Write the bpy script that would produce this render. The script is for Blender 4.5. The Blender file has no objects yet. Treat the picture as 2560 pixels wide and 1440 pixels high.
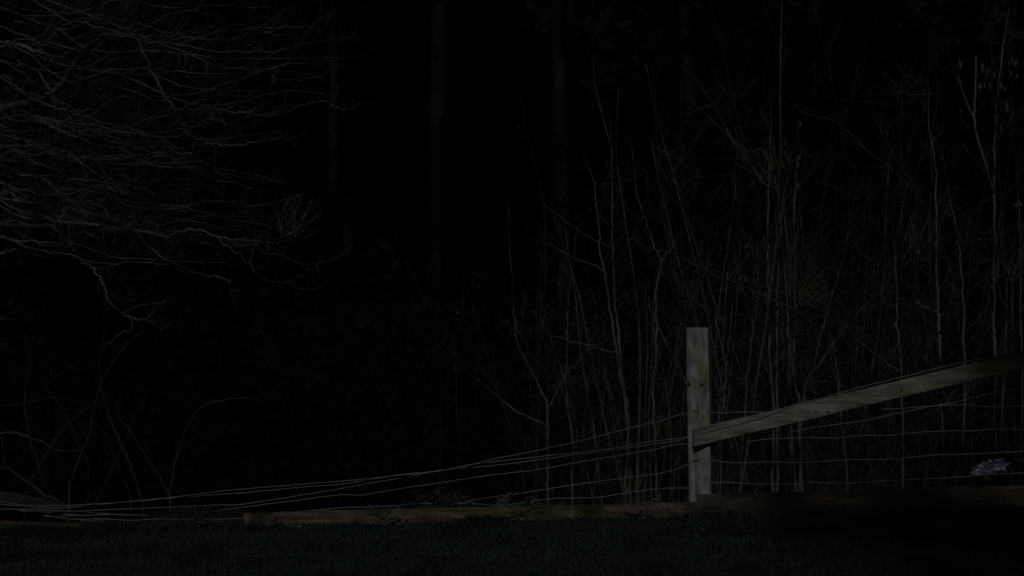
import bpy, math, random
from mathutils import Vector, noise
from math import radians, sin, cos, pi

random.seed(11)
scene = bpy.context.scene
col = scene.collection

# ------------------------------------------------------------------ camera
F_PX = 3517.0                       # focal length in pixels of a 2560 px wide frame
EYE = Vector((0.0, 0.0, 1.15))
PITCH = math.atan(100.0 / F_PX)
cd = bpy.data.cameras.new("camera")
cam = bpy.data.objects.new("camera", cd)
col.objects.link(cam)
cd.sensor_width = 36.0
cd.lens = 36.0 * F_PX / 2560.0
cd.clip_start = 0.05
cd.clip_end = 900.0
cam.location = EYE
cam.rotation_euler = (pi / 2 + PITCH, 0, 0)
scene.camera = cam

# ------------------------------------------------------------------ sky, sun, exposure
SUN_EL = radians(37)
SUN_AZ = radians(9)                 # the light travels away from the camera and a little to the right
world = bpy.data.worlds.new("World")
scene.world = world
world.use_nodes = True
wn = world.node_tree
sky = wn.nodes.new('ShaderNodeTexSky')
sky.sky_type = 'NISHITA'
sky.sun_disc = False
sky.sun_elevation = SUN_EL
sky.sun_rotation = pi + SUN_AZ
bg = wn.nodes['Background']
bg.inputs['Strength'].default_value = 0.0013
wn.links.new(sky.outputs[0], bg.inputs['Color'])

sl = bpy.data.lights.new("sun", 'SUN')
sl.energy = 0.46
sl.angle = radians(1.7)
sl.color = (1.0, 0.97, 0.90)
sun = bpy.data.objects.new("sun", sl)
col.objects.link(sun)
sd = Vector((sin(SUN_AZ) * cos(SUN_EL), cos(SUN_AZ) * cos(SUN_EL), -sin(SUN_EL)))
sun.rotation_euler = sd.to_track_quat('-Z', 'Y').to_euler()
sun.location = (-4, -20, 18)

scene.view_settings.view_transform = 'Standard'
scene.view_settings.look = 'None'
scene.view_settings.exposure = 0.0
scene.view_settings.gamma = 1.0

# ------------------------------------------------------------------ helpers
def P(px, py, depth):
    """point seen at pixel (px, py) of the 2560x1440 frame, `depth` metres in front of the camera"""
    x = px - 1280.0
    u = 720.0 - py
    dy = F_PX * cos(PITCH) - u * sin(PITCH)
    dz = F_PX * sin(PITCH) + u * cos(PITCH)
    t = depth / dy
    return Vector((x * t, depth, EYE.z + dz * t))

def gz(x, y):
    """height of the ground: a nearly level verge, then a bank falling away behind the fence"""
    b = 0.028 * max(-9.0, min(9.0, x))
    n = 0.05 * noise.noise(Vector((x * 0.7, y * 0.7, 0.3))) + 0.02 * noise.noise(Vector((x * 2.1, y * 2.1, 4.3)))
    k = 1.0 if y < 7.2 or y > 9.5 else 0.35
    if y > 8.75:
        b -= 0.34 * min(y - 8.75, 11.5)
        k = 2.0
    return b + n * k

class MB:
    """collects faces; build() links them as one mesh object"""
    def __init__(self):
        self.v = []
        self.f = []
    def tube(self, pts, r0, r1, sides=4, cap=True, knob=0.0):
        n = len(pts)
        if n < 2:
            return
        base = len(self.v)
        for i, p in enumerate(pts):
            a = pts[max(i - 1, 0)]
            b = pts[min(i + 1, n - 1)]
            t = (b - a)
            if t.length < 1e-6:
                t = Vector((0, 0, 1))
            t.normalize()
            ref = Vector((0, 1, 0)) if abs(t.y) < 0.85 else Vector((1, 0, 0))
            s = t.cross(ref).normalized()
            q = s.cross(t)
            r = r0 + (r1 - r0) * i / (n - 1)
            if knob:
                r *= 1.0 + random.uniform(-knob, knob)
            for k in range(sides):
                w = 2 * pi * k / sides
                self.v.append(p + s * (r * cos(w)) + q * (r * sin(w)))
        for i in range(n - 1):
            for k in range(sides):
                k2 = (k + 1) % sides
                self.f.append((base + i * sides + k, base + i * sides + k2, base + (i + 1) * sides + k2, base + (i + 1) * sides + k))
        if cap:
            self.f.append(tuple(base + k for k in range(sides))[::-1])
            self.f.append(tuple(base + (n - 1) * sides + k for k in range(sides)))
    def quad(self, c, a, b):
        i = len(self.v)
        self.v += [c - a - b, c + a - b, c + a + b, c - a + b]
        self.f.append((i, i + 1, i + 2, i + 3))
    def leaf(self, p, d, s, w):
        """a folded leaf of two triangles along d, width w"""
        side = d.cross(Vector((random.uniform(-1, 1), random.uniform(-1, 1), random.uniform(-1, 1)))).normalized() * w
        i = len(self.v)
        m = p + d * (0.45 * s)
        e = p + d * s
        bend = side.cross(d).normalized() * (w * 0.5)
        self.v += [p, m + side + bend, e, m - side + bend]
        self.f += [(i, i + 1, i + 2), (i, i + 2, i + 3)]
    def beam(self, a, b, h, t, up=Vector((0, 0, 1)), segs=24, rough=0.0, plumb=False):
        """a squared timber from a to b; h is the height of its face, t its thickness in depth; rounded arrises"""
        d = (b - a)
        L = d.length
        d.normalize()
        y = d.cross(up).normalized()
        z = y.cross(d).normalized()
        y = -y
        c = min(h, t) * 0.07
        prof = [(-h/2, -t/2 + c), (-h/2 + c, -t/2), (h/2 - c, -t/2), (h/2, -t/2 + c), (h/2, t/2 - c), (h/2 - c, t/2), (-h/2 + c, t/2), (-h/2, t/2 - c)]
        base = len(self.v)
        sd_ = random.uniform(0, 50)
        for i in range(segs + 1):
            o = a + d * (L * i / segs)
            for k, (pz, py) in enumerate(prof):
                n1 = noise.noise(Vector((L * i / segs * 3.0, sd_ + k // 2 * 1.7, 0))) * rough
                n2 = noise.noise(Vector((L * i / segs * 3.0, sd_ + 20 + k // 2 * 1.7, 0))) * rough
                self.v.append(o + z * (pz + n1) + y * (py + n2) + (d * (-z.x * pz / d.x) if plumb else Vector((0, 0, 0))))
        m = len(prof)
        for i in range(segs):
            for k in range(m):
                k2 = (k + 1) % m
                self.f.append((base + i * m + k, base + (i + 1) * m + k, base + (i + 1) * m + k2, base + i * m + k2))
        self.f.append(tuple(base + k for k in range(m)))
        self.f.append(tuple(base + segs * m + k for k in range(m))[::-1])
    def mesh(self, name, mat, smooth=True):
        me = bpy.data.meshes.new(name)
        me.from_pydata([tuple(v) for v in self.v], [], self.f)
        me.update()
        if mat:
            me.materials.append(mat)
        if smooth:
            me.polygons.foreach_set('use_smooth', [True] * len(me.polygons))
        return me
    def build(self, name, mat, parent=None, origin=None, smooth=True):
        if origin is not None:
            self.v = [v - origin for v in self.v]
        me = self.mesh(name, mat, smooth)
        o = bpy.data.objects.new(name, me)
        col.objects.link(o)
        if origin is not None and parent is None:
            o.location = origin
        if parent:
            o.parent = parent
        return o

def tag(o, label=None, cat=None, group=None, kind=None):
    if label: o['label'] = label
    if cat: o['category'] = cat
    if group: o['group'] = group
    if kind: o['kind'] = kind
    return o

def empty(name, loc, label, cat, group=None):
    o = bpy.data.objects.new(name, None)
    o.empty_display_size = 0.1
    col.objects.link(o)
    o.location = loc
    return tag(o, label, cat, group)

def copy_tree(o, parent=None):
    c = o.copy()
    col.objects.link(c)
    if parent:
        c.parent = parent
    for ch in list(o.children):
        copy_tree(ch, c)
    return c

def spline(pts, per=5, jit=0.0):
    """Catmull-Rom through the points, with a little knobbly jitter"""
    out = []
    n = len(pts)
    for i in range(n - 1):
        p0 = pts[max(i - 1, 0)]; p1 = pts[i]; p2 = pts[i + 1]; p3 = pts[min(i + 2, n - 1)]
        for k in range(per):
            t = k / per
            q = 0.5 * ((2 * p1) + (p2 - p0) * t + (2 * p0 - 5 * p1 + 4 * p2 - p3) * t * t + (3 * p1 - p0 - 3 * p2 + p3) * t ** 3)
            if jit:
                q = q + Vector((random.gauss(0, jit), random.gauss(0, jit), random.gauss(0, jit)))
            out.append(q)
    out.append(pts[-1].copy())
    return out

def rv(s=1.0):
    return Vector((random.gauss(0, s), random.gauss(0, s), random.gauss(0, s)))

def wander(p, d, L, n, bend, wob):
    """a twig path: starts at p along d, drifts by `bend` over its length and wobbles"""
    pts = [p.copy()]
    d = d.normalized()
    st = L / n
    for i in range(n):
        d = (d + bend / n + rv(wob)).normalized()
        p = p + d * st
        pts.append(p.copy())
    return pts

# ------------------------------------------------------------------ materials
def mat(name, c, rough=0.9, spec=0.2, metal=0.0):
    m = bpy.data.materials.new(name)
    m.use_nodes = True
    b = m.node_tree.nodes['Principled BSDF']
    b.inputs['Base Color'].default_value = (*c, 1)
    b.inputs['Roughness'].default_value = rough
    b.inputs['Specular IOR Level'].default_value = spec
    b.inputs['Metallic'].default_value = metal
    return m

def noisy(name, stops, scale=6.0, stretch=(1, 1, 1), rough=0.9, bump=0.3, detail=6.0, spec=0.15, second=None, cracks=None):
    """procedural colour: a noise through a colour ramp; `second` = (stops, scale, threshold) lays patches of another growth on top"""
    m = mat(name, stops[0][1], rough, spec)
    nt = m.node_tree
    b = nt.nodes['Principled BSDF']
    tc = nt.nodes.new('ShaderNodeTexCoord')
    mp = nt.nodes.new('ShaderNodeMapping')
    mp.inputs['Scale'].default_value = stretch
    nt.links.new(tc.outputs['Object'], mp.inputs['Vector'])
    nz = nt.nodes.new('ShaderNodeTexNoise')
    nz.inputs['Scale'].default_value = scale
    nz.inputs['Detail'].default_value = detail
    nz.inputs['Roughness'].default_value = 0.65
    nt.links.new(mp.outputs[0], nz.inputs['Vector'])
    rp = nt.nodes.new('ShaderNodeValToRGB')
    el = rp.color_ramp.elements
    while len(el) < len(stops):
        el.new(0.5)
    for e, (pos, c) in zip(el, stops):
        e.position = pos
        e.color = (*c, 1)
    nt.links.new(nz.outputs['Fac'], rp.inputs[0])
    out = rp.outputs[0]
    if second:
        c2, sc2, lo, hi = second
        n2 = nt.nodes.new('ShaderNodeTexNoise')
        n2.inputs['Scale'].default_value = sc2
        n2.inputs['Detail'].default_value = 5.0
        nt.links.new(tc.outputs['Object'], n2.inputs['Vector'])
        r2 = nt.nodes.new('ShaderNodeMapRange')
        r2.inputs['From Min'].default_value = lo
        r2.inputs['From Max'].default_value = hi
        nt.links.new(n2.outputs['Fac'], r2.inputs['Value'])
        mx = nt.nodes.new('ShaderNodeMixRGB')
        nt.links.new(r2.outputs[0], mx.inputs[0])
        nt.links.new(out, mx.inputs[1])
        mx.inputs[2].default_value = (*c2, 1)
        out = mx.outputs[0]
    if cracks:                                  # weather checks and grime along the grain
        st3, lo, hi = cracks
        m3 = nt.nodes.new('ShaderNodeMapping'); m3.inputs['Scale'].default_value = st3
        nt.links.new(tc.outputs['Object'], m3.inputs['Vector'])
        n3 = nt.nodes.new('ShaderNodeTexNoise'); n3.inputs['Scale'].default_value = 1.0; n3.inputs['Detail'].default_value = 7.0
        nt.links.new(m3.outputs[0], n3.inputs['Vector'])
        r3 = nt.nodes.new('ShaderNodeMapRange')
        r3.inputs['From Min'].default_value = lo; r3.inputs['From Max'].default_value = hi
        r3.inputs['To Min'].default_value = 0.58; r3.inputs['To Max'].default_value = 1.0
        nt.links.new(n3.outputs['Fac'], r3.inputs['Value'])
        x3 = nt.nodes.new('ShaderNodeMixRGB'); x3.blend_type = 'MULTIPLY'; x3.inputs[0].default_value = 1.0
        nt.links.new(out, x3.inputs[1]); nt.links.new(r3.outputs[0], x3.inputs[2])
        out = x3.outputs[0]
    nt.links.new(out, b.inputs['Base Color'])
    if bump:
        bp = nt.nodes.new('ShaderNodeBump')
        bp.inputs['Strength'].default_value = bump
        bp.inputs['Distance'].default_value = 0.01
        nt.links.new(nz.outputs['Fac'], bp.inputs['Height'])
        nt.links.new(bp.outputs[0], b.inputs['Normal'])
    return m

M_post = noisy('weathered_post_wood', [(0.34, (0.13, 0.13, 0.138)), (0.5, (0.275, 0.275, 0.28)), (0.66, (0.41, 0.405, 0.39))], 5.0, (3, 3, 1.6), bump=0.9, second=((0.20, 0.21, 0.13), 6.0, 0.52, 0.66), cracks=((55, 55, 3.5), 0.36, 0.58))
M_brace = noisy('weathered_rail_wood', [(0.34, (0.06, 0.06, 0.06)), (0.5, (0.18, 0.178, 0.165)), (0.66, (0.33, 0.325, 0.285))], 2.8, (1.0, 3.5, 3.5), bump=0.9, second=((0.17, 0.165, 0.10), 2.4, 0.5, 0.66), cracks=((3, 50, 50), 0.36, 0.52))
M_board = noisy('old_board_wood', [(0.34, (0.035, 0.029, 0.023)), (0.5, (0.098, 0.079, 0.060)), (0.66, (0.16, 0.127, 0.095))], 3.4, (1.0, 6, 8), bump=0.8, second=((0.035, 0.045, 0.026), 3.0, 0.5, 0.64), cracks=((3, 60, 60), 0.38, 0.55))
M_tanboard = noisy('tan_board_wood', [(0.34, (0.042, 0.036, 0.029)), (0.5, (0.115, 0.095, 0.074)), (0.66, (0.19, 0.155, 0.12))], 4.5, (1.2, 5, 7), bump=0.9, second=((0.03, 0.038, 0.026), 3.6, 0.50, 0.62), cracks=((3, 60, 60), 0.38, 0.55))
M_darkrail = noisy('dark_rotten_wood', [(0.3, (0.016, 0.014, 0.012)), (0.7, (0.048, 0.042, 0.037))], 4.0, (1.0, 7, 7), bump=0.6)
M_mossboard = noisy('mossy_board_wood', [(0.3, (0.025, 0.028, 0.015)), (0.6, (0.075, 0.075, 0.042))], 4.0, (1.0, 9, 9), bump=0.6)
M_steel = mat('rusty_bolt_steel', (0.035, 0.03, 0.035), 0.6, 0.3)
M_wire = noisy('galvanised_wire', [(0.3, (0.12, 0.12, 0.15)), (0.7, (0.32, 0.32, 0.38))], 2.2, rough=0.7, bump=0.0, spec=0.3)
M_oak = noisy('grey_bark_with_lichen', [(0.3, (0.018, 0.017, 0.015)), (0.7, (0.05, 0.046, 0.040))], 9.0, bump=0.6, second=((0.095, 0.13, 0.12), 3.2, 0.48, 0.62))
M_limb = noisy('grey_brown_bark', [(0.35, (0.03, 0.028, 0.025)), (0.68, (0.155, 0.145, 0.132))], 2.2, bump=0.5)
M_twig = noisy('twig_bark', [(0.38, (0.012, 0.0115, 0.011)), (0.66, (0.15, 0.143, 0.134))], 3.0, bump=0.0)
M_fartwig = noisy('far_twig_bark', [(0.35, (0.015, 0.013, 0.011)), (0.7, (0.07, 0.06, 0.05))], 1.6, bump=0.0)
M_sap = noisy('sapling_bark', [(0.34, (0.016, 0.016, 0.013)), (0.7, (0.14, 0.136, 0.108))], 2.0, bump=0.0)
M_sappale = noisy('pale_sapling_bark', [(0.36, (0.015, 0.015, 0.013)), (0.68, (0.19, 0.186, 0.164))], 2.4, bump=0.0)
M_sapdark = noisy('dark_sapling_bark', [(0.36, (0.006, 0.006, 0.005)), (0.7, (0.046, 0.043, 0.037))], 1.6, bump=0.0)
M_violet = noisy('smooth_violet_grey_bark', [(0.34, (0.016, 0.016, 0.022)), (0.68, (0.085, 0.085, 0.11))], 2.5, bump=0.0)
M_dryleaf = noisy('dry_leaf', [(0.3, (0.04, 0.036, 0.027)), (0.7, (0.12, 0.105, 0.075))], 8.0, bump=0.0)
M_redleaf = noisy('red_brown_leaf', [(0.3, (0.03, 0.017, 0.013)), (0.7, (0.08, 0.045, 0.036))], 8.0, bump=0.0)
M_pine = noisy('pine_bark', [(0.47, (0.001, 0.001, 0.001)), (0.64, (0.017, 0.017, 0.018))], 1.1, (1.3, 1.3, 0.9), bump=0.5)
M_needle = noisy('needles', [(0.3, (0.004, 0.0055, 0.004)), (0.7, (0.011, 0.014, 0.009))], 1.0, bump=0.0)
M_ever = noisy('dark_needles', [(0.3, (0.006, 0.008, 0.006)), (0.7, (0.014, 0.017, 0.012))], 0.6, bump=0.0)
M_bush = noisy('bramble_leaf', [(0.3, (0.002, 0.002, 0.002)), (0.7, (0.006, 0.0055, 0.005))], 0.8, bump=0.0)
M_ground = noisy('damp_soil', [(0.3, (0.008, 0.008, 0.006)), (0.7, (0.022, 0.022, 0.014))], 3.0, bump=0.6)
M_grass = noisy('grass_blade', [(0.30, (0.009, 0.015, 0.012)), (0.5, (0.026, 0.043, 0.034)), (0.70, (0.052, 0.072, 0.058))], 2.2, bump=0.0, spec=0.1)
M_straw = noisy('dry_grass', [(0.3, (0.04, 0.042, 0.036)), (0.7, (0.12, 0.12, 0.10))], 3.0, bump=0.0)
M_weed = noisy('weed_leaf', [(0.3, (0.016, 0.024, 0.020)), (0.7, (0.065, 0.085, 0.072))], 6.0, bump=0.0)
M_bag = noisy('crumpled_plastic', [(0.38, (0.04, 0.05, 0.08)), (0.6, (0.16, 0.19, 0.28)), (0.72, (0.6, 0.63, 0.72))], 14.0, (0.6, 1, 2.2), rough=0.35, bump=0.3, spec=0.5)
M_lid = mat('pale_plastic_shard', (0.30, 0.31, 0.32), 0.6, 0.3)

# ------------------------------------------------------------------ ground: one sheet to the horizon
def axis(lo, hi, fine_lo, fine_hi, fine, ratio=1.35):
    a = [fine_lo]
    while a[-1] < fine_hi:
        a.append(a[-1] + fine)
    s = fine
    while a[-1] < hi:
        s *= ratio
        a.append(a[-1] + s)
    s = fine
    b = []
    x = fine_lo
    while x > lo:
        s *= ratio
        x -= s
        b.append(x)
    return b[::-1] + a
nt = M_ground.node_tree                     # turf on the verge, bare soil down the bank
b_ = nt.nodes['Principled BSDF']
tc_ = nt.nodes.new('ShaderNodeTexCoord'); sp_ = nt.nodes.new('ShaderNodeSeparateXYZ')
nt.links.new(tc_.outputs['Object'], sp_.inputs[0])
mr_ = nt.nodes.new('ShaderNodeMapRange')
mr_.inputs['From Min'].default_value = 8.5; mr_.inputs['From Max'].default_value = 8.9
nt.links.new(sp_.outputs['Y'], mr_.inputs['Value'])
tn_ = nt.nodes.new('ShaderNodeTexNoise'); tn_.inputs['Scale'].default_value = 7.0; tn_.inputs['Detail'].default_value = 8.0
nt.links.new(tc_.outputs['Object'], tn_.inputs['Vector'])
tr_ = nt.nodes.new('ShaderNodeValToRGB')
tr_.color_ramp.elements[0].position = 0.3; tr_.color_ramp.elements[0].color = (0.008, 0.013, 0.010, 1)
tr_.color_ramp.elements[1].position = 0.7; tr_.color_ramp.elements[1].color = (0.030, 0.046, 0.036, 1)
nt.links.new(tn_.outputs['Fac'], tr_.inputs[0])
mx_ = nt.nodes.new('ShaderNodeMixRGB')
nt.links.new(mr_.outputs[0], mx_.inputs[0]); nt.links.new(tr_.outputs[0], mx_.inputs[1])
nt.links.new(b_.inputs['Base Color'].links[0].from_socket, mx_.inputs[2])
nt.links.new(mx_.outputs[0], b_.inputs['Base Color'])
g = MB()
xs = axis(-400, 400, -6, 7, 0.16)
ys = axis(-300, 500, 3.5, 12, 0.16)
for y in ys:
    for x in xs:
        g.v.append(Vector((x, y, gz(x, y))))
W = len(xs)
for j in range(len(ys) - 1):
    for i in range(W - 1):
        g.f.append((j * W + i, j * W + i + 1, (j + 1) * W + i + 1, (j + 1) * W + i))
tag(g.build('ground', M_ground), kind='structure')

# ------------------------------------------------------------------ the fence
D = 8.5
ROOT = Vector((P(1748, 1250, D).x, D, gz(1.1, D)))
fence = empty('wire_fence', ROOT, 'weathered timber post with sloping rail, low boards and slack strained wires', 'fence')
def fpart(mb, name, m, parent=None, smooth=False):
    return mb.build(name, m, parent or fence, ROOT, smooth)

# post: squared, slightly leaning left, turned a little so its right side shows
pb = P(1755, 1300, D); pt = P(1746, 819, D)
m = MB()
yaw = radians(-16)
hw = 0.0665
prof = []
c = 0.006
for sx, sy in ((-1, -1), (1, -1), (1, 1), (-1, 1)):
    q = [(sx * hw, sy * (hw - c)), (sx * (hw - c), sy * hw)]
    if sx * sy < 0: q = q[::-1]
    prof += q
N = 26
seed_ = 3.1
for i in range(N + 1):
    t = i / N
    o = pb.lerp(pt, t)
    for k, (x, y) in enumerate(prof):
        r = 1 + 0.025 * noise.noise(Vector((k // 2 * 3.0, t * 4.0, seed_)))
        zt = 0.0
        if i == N:
            zt = 0.005 * noise.noise(Vector((x * 30, y * 30, 1.0)))
        m.v.append(o + Vector((x * r * cos(yaw) - y * r * sin(yaw), x * r * sin(yaw) + y * r * cos(yaw), zt)))
K = len(prof)
for i in range(N):
    for k in range(K):
        k2 = (k + 1) % K
        m.f.append((i * K + k, i * K + k2, (i + 1) * K + k2, (i + 1) * K + k))
m.f.append(tuple(N * K + k for k in range(K)))
post = fpart(m, 'post', M_post)

def on_post(px, py, out=0.0):
    """a point on the post's turned front face"""
    t = (1300 - py) / (1300 - 819)
    o = pb.lerp(pt, t)
    x = P(px, py, D).x - o.x
    lx = x / cos(yaw)
    nrm = Vector((sin(yaw), -cos(yaw), 0))
    return o + Vector((lx * cos(yaw), lx * sin(yaw), 0)) + nrm * (hw * 1.02 + out), nrm
for px, py in ((1727, 960), (1758, 961)):
    p, nrm = on_post(px, py)
    b = MB()
    b.tube([p - nrm * 0.01, p + nrm * 0.003], 0.011, 0.011, 10)
    b.tube([p + nrm * 0.003, p + nrm * 0.010], 0.0075, 0.006, 6)
    fpart(b, 'bolt', M_steel, None)
for px, py in ((1743, 1028), (1744, 1152)):           # staples holding the wires
    b = MB()
    pts = []
    for k in range(9):
        w = pi * k / 8
        p, nrm = on_post(px - 9 * cos(w) , py - 6 * sin(w) + 3, 0.002 if k not in (0, 8) else -0.006)
        pts.append(p)
    b.tube(pts, 0.002, 0.002, 5)
    fpart(b, 'staple', M_steel)

# sloping rail from the post up to the right
m = MB()
a0 = P(1732, 1095.5, D - 0.085); a1 = P(2640, 880, D - 0.085)
RAILY = D - 0.085
a0.y = RAILY; a1.y = RAILY
m.beam(a0, a1, 0.099, 0.055, rough=0.004, segs=40, plumb=True)
brace = fpart(m, 'rail', M_brace)
for px, py, r in ((2070, 1030, 0.010), (2040, 1029, 0.006), (2253, 975, 0.010), (1869, 1056, 0.005)):
    b = MB()
    p = P(px, py, RAILY - 0.0275)
    b.tube([p + Vector((0, 0.01, 0)), p + Vector((0, -0.0025, 0))], r, r * 0.9, 9)
    b.build('nail', M_steel, fence, ROOT)

# ground boards
def board(x0, y0, x1, y1, depth, mt, tall=0.15, thick=0.03):
    m = MB()
    p0 = P(x0, y0, depth); p1 = P(x1, y1, depth)
    dz = Vector((0, 0, tall / 2))
    m.beam(p0 - dz, p1 - dz, tall, thick, rough=0.004, segs=44)
    return fpart(m, 'ground_board', mt)
board(611, 1282, 1744, 1255, D - 0.085, M_tanboard, tall=0.16)
board(1744, 1237, 2720, 1208, D - 0.088, M_board, tall=0.20, thick=0.033)
board(-260, 1291, 205, 1310, D - 0.05, M_mossboard, tall=0.13)

# wires
def wire(pts, d0, d1, r=0.0021, front=False):
    n = len(pts)
    w = []
    x0, x1 = pts[0][0], pts[-1][0]
    for (px, py) in pts:
        t = (px - x0) / (x1 - x0)
        w.append(P(px, py, d0 + (d1 - d0) * t))
    m = MB()
    m.tube(spline(w, 4, 0.0006), r, r, 6)
    return m.build('wire', M_wire, fence, ROOT)
DB = D + 0.085      # just behind the post
L = [
 [(1750,1024),(1722,1030),(1655,1051),(1579,1069),(1510,1087),(1448,1103),(1339,1127),(1290,1137),(1233,1148),(1173,1163),(1096,1178),(1010,1187),(930,1196),(850,1203),(800,1207),(650,1219),(560,1227),(450,1241),(350,1252),(200,1262),(80,1265),(30,1258),(-40,1247)],
 [(1750,1089),(1725,1093),(1670,1099),(1616,1105),(1507,1125),(1391,1137),(1293,1148),(1180,1161),(1100,1177),(1010,1186),(920,1200),(850,1211),(780,1216),(650,1228),(520,1238),(400,1247),(300,1256),(150,1270),(60,1266),(-40,1256)],
 [(1750,1088),(1725,1094),(1690,1103),(1650,1108),(1510,1128),(1400,1142),(1290,1157),(1200,1167),(1100,1176),(1033,1190),(931,1207),(850,1222),(800,1230),(703,1246),(594,1262),(550,1262),(450,1267),(300,1273),(170,1278),(60,1273),(-40,1273)],
 [(1750,1110),(1722,1111),(1690,1111),(1624,1126),(1515,1144),(1440,1157),(1330,1176),(1240,1186),(1150,1199),(1060,1213),(960,1228),(905,1238),(850,1237),(750,1250),(630,1265),(527,1278),(400,1287),(300,1287),(230,1282),(175,1286),(100,1279),(48,1277)],
 [(1750,1154),(1722,1160),(1690,1173),(1650,1183),(1540,1198),(1441,1211),(1332,1229),(1230,1243),(1187,1249),(1120,1262),(1060,1272)],
 [(1750,1219),(1722,1220),(1645,1222),(1560,1233),(1490,1244),(1390,1246),(1311,1256),(1240,1264),(1190,1259),(1080,1258),(950,1266),(850,1270),(770,1277),(600,1285),(400,1290),(300,1286),(200,1289),(110,1291)],
 [(700,1290),(590,1296),(500,1300),(400,1297),(330,1301),(250,1297),(180,1298),(108,1288)],
 [(560,1303),(480,1305),(400,1307),(300,1313),(270,1305),(200,1301)],
]
LD = [0.0, 0.012, 0.024, 0.036, 0.05, 0.06, 0.02, 0.04]
for pts, k in zip(L, LD):
    s = DB + k
    if pts[0][0] < 1500: s = D - 0.02 + k
    wire(pts, s, s + 0.30)
R = [
 [(1750,1084),(1830,1064),(1900,1045),(1945,1029),(1997,1007),(2050,997),(2149,968),(2205,955),(2258,942),(2342,921),(2433,900),(2500,889),(2560,876),(2640,858)],
 [(1755,1030),(1775,1030),(1800,1033),(1850,1030),(1910,1031),(1945,1028),(2000,1030),(2080,1027),(2152,1024),(2235,1022),(2330,1015),(2410,1012),(2470,1017),(2560,1015),(2650,1014)],
 [(1755,1096),(1830,1090),(1900,1084),(1990,1077),(2040,1068),(2152,1053),(2250,1032),(2320,1017),(2370,1009),(2440,992),(2505,978),(2590,966)],
 [(1755,1102),(1830,1104),(1865,1105),(1920,1098),(2030,1094),(2090,1095),(2150,1089),(2222,1089),(2290,1081),(2373,1077),(2420,1077),(2490,1073),(2560,1074),(2650,1072)],
 [(1755,1147),(1775,1150),(1840,1157),(1930,1155),(2010,1156),(2130,1149),(2230,1148),(2330,1138),(2430,1135),(2560,1128),(2650,1124)],
 [(1755,1211),(1780,1208),(1818,1206),(1900,1210),(1985,1210),(2020,1206),(2110,1208),(2250,1200),(2340,1196),(2410,1192),(2460,1187),(2560,1182),(2650,1177)],
]
DR = D - 0.044      # stapled close behind the rail
RDp = [(RAILY - 0.034, RAILY - 0.034), (DR, DR), (DR + 0.003, DR), (DR + 0.002, DR), (DR, DR), (DR, DR)]
for pts, (u, v) in zip(R, RDp):
    wire(pts, u, v)

# fallen rail at the left end, where the slack wires come down
m = MB()
m.beam(P(-330, 1180, 9.3), P(158, 1270, 8.95), 0.075, 0.075, rough=0.006, segs=20)
tag(m.build('fallen_rail', M_darkrail, None, P(158, 1270, 8.95)), 'fallen brown rail sloping down to the grass at the left edge, under the wires', 'rail')

# ------------------------------------------------------------------ verge grass
def grass(mb, x0, x1, y0, y1, n, h0, h1, w=0.0035):
    for _ in range(n):
        x = random.uniform(x0, x1); y = random.uniform(y0, y1)
        dens = noise.noise(Vector((x * 2.3, y * 2.3, 9.0)))
        if random.random() > 0.62 + dens * 0.9:
            continue
        h = random.uniform(h0, h1) * (1.0 + 0.9 * dens)
        if 7.9 < y < 8.42 and x > -1.5: h *= 1.0 - 0.62 * (y - 7.9) / 0.5 * (0.6 if noise.noise(Vector((x * 3, 0, 2))) > 0.12 else 1.0)
        p = Vector((x, y, gz(x, y) - 0.005))
        a = random.uniform(0, 2 * pi)
        lean = random.uniform(0.4, 1.6)
        d = Vector((cos(a), sin(a), 0))
        s = Vector((-sin(a), cos(a), 0)) * w * random.uniform(0.7, 1.5)
        i = len(mb.v)
        mid = p + Vector((0, 0, h * 0.6)) + d * (h * 0.25 * lean)
        tip = p + Vector((0, 0, h * (1.0 - 0.3 * lean))) + d * (h * 0.8 * lean)
        if lean > 1: tip.z = max(tip.z, p.z + h * 0.6)
        mb.v += [p - s, p + s, mid + s * 0.8, mid - s * 0.8, tip]
        mb.f += [(i, i + 1, i + 2, i + 3), (i + 3, i + 2, i + 4)]
gr = MB()
grass(gr, -3.6, 4.2, 5.6, 8.36, 110000, 0.02, 0.05, 0.003)
grass(gr, -3.9, 4.4, 8.2, 8.40, 6000, 0.05, 0.10)
grass(gr, -3.9, -2.55, 8.2, 8.43, 5000, 0.06, 0.10)
grass(gr, -4.4, -1.5, 8.36, 9.3, 9000, 0.025, 0.05)
tag(gr.build('grass', M_grass, smooth=False), 'short dark green grass on the verge in front of the fence', 'grass', kind='stuff')

# weeds growing against the boards
def weed(px, py, depth, n, h, name, label, mt, spread=0.14, group=None):
    p0 = P(px, py, depth)
    p0.z = gz(p0.x, depth) if depth < 8.8 else p0.z - h * 0.9
    mb = MB()
    for _ in range(n):
        a = random.uniform(0, 2 * pi)
        o = p0 + Vector((random.gauss(0, spread), random.gauss(0, 0.04), 0))
        d = Vector((cos(a) * 0.7, sin(a) * 0.4, random.uniform(0.6, 1.3)))
        path = wander(o, d, random.uniform(0.4, 1.0) * h, 5, Vector((cos(a) * 0.6, 0, -0.6)), 0.05)
        mb.tube(path, 0.0025, 0.001, 3, False)
        for q in path[1:]:
            for s in (-1, 1):
                mb.leaf(q, (Vector((s * 0.8, random.uniform(-.4, .4), 0.35)) + rv(0.25)).normalized(), random.uniform(0.03, 0.055), 0.007)
    o = mb.build(name, mt, None, p0, False)
    return tag(o, label, 'weed', group)
weed(1095, 1268, 8.75, 46, 0.20, 'weed_clump', 'pale green feathery weeds above the ground board, left of the thicket stems', M_weed, 0.10)
weed(1250, 1262, 8.74, 18, 0.15, 'weed_clump', 'small dry weed tuft behind the ground board, where the wires dip', M_straw, 0.06)
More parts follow.
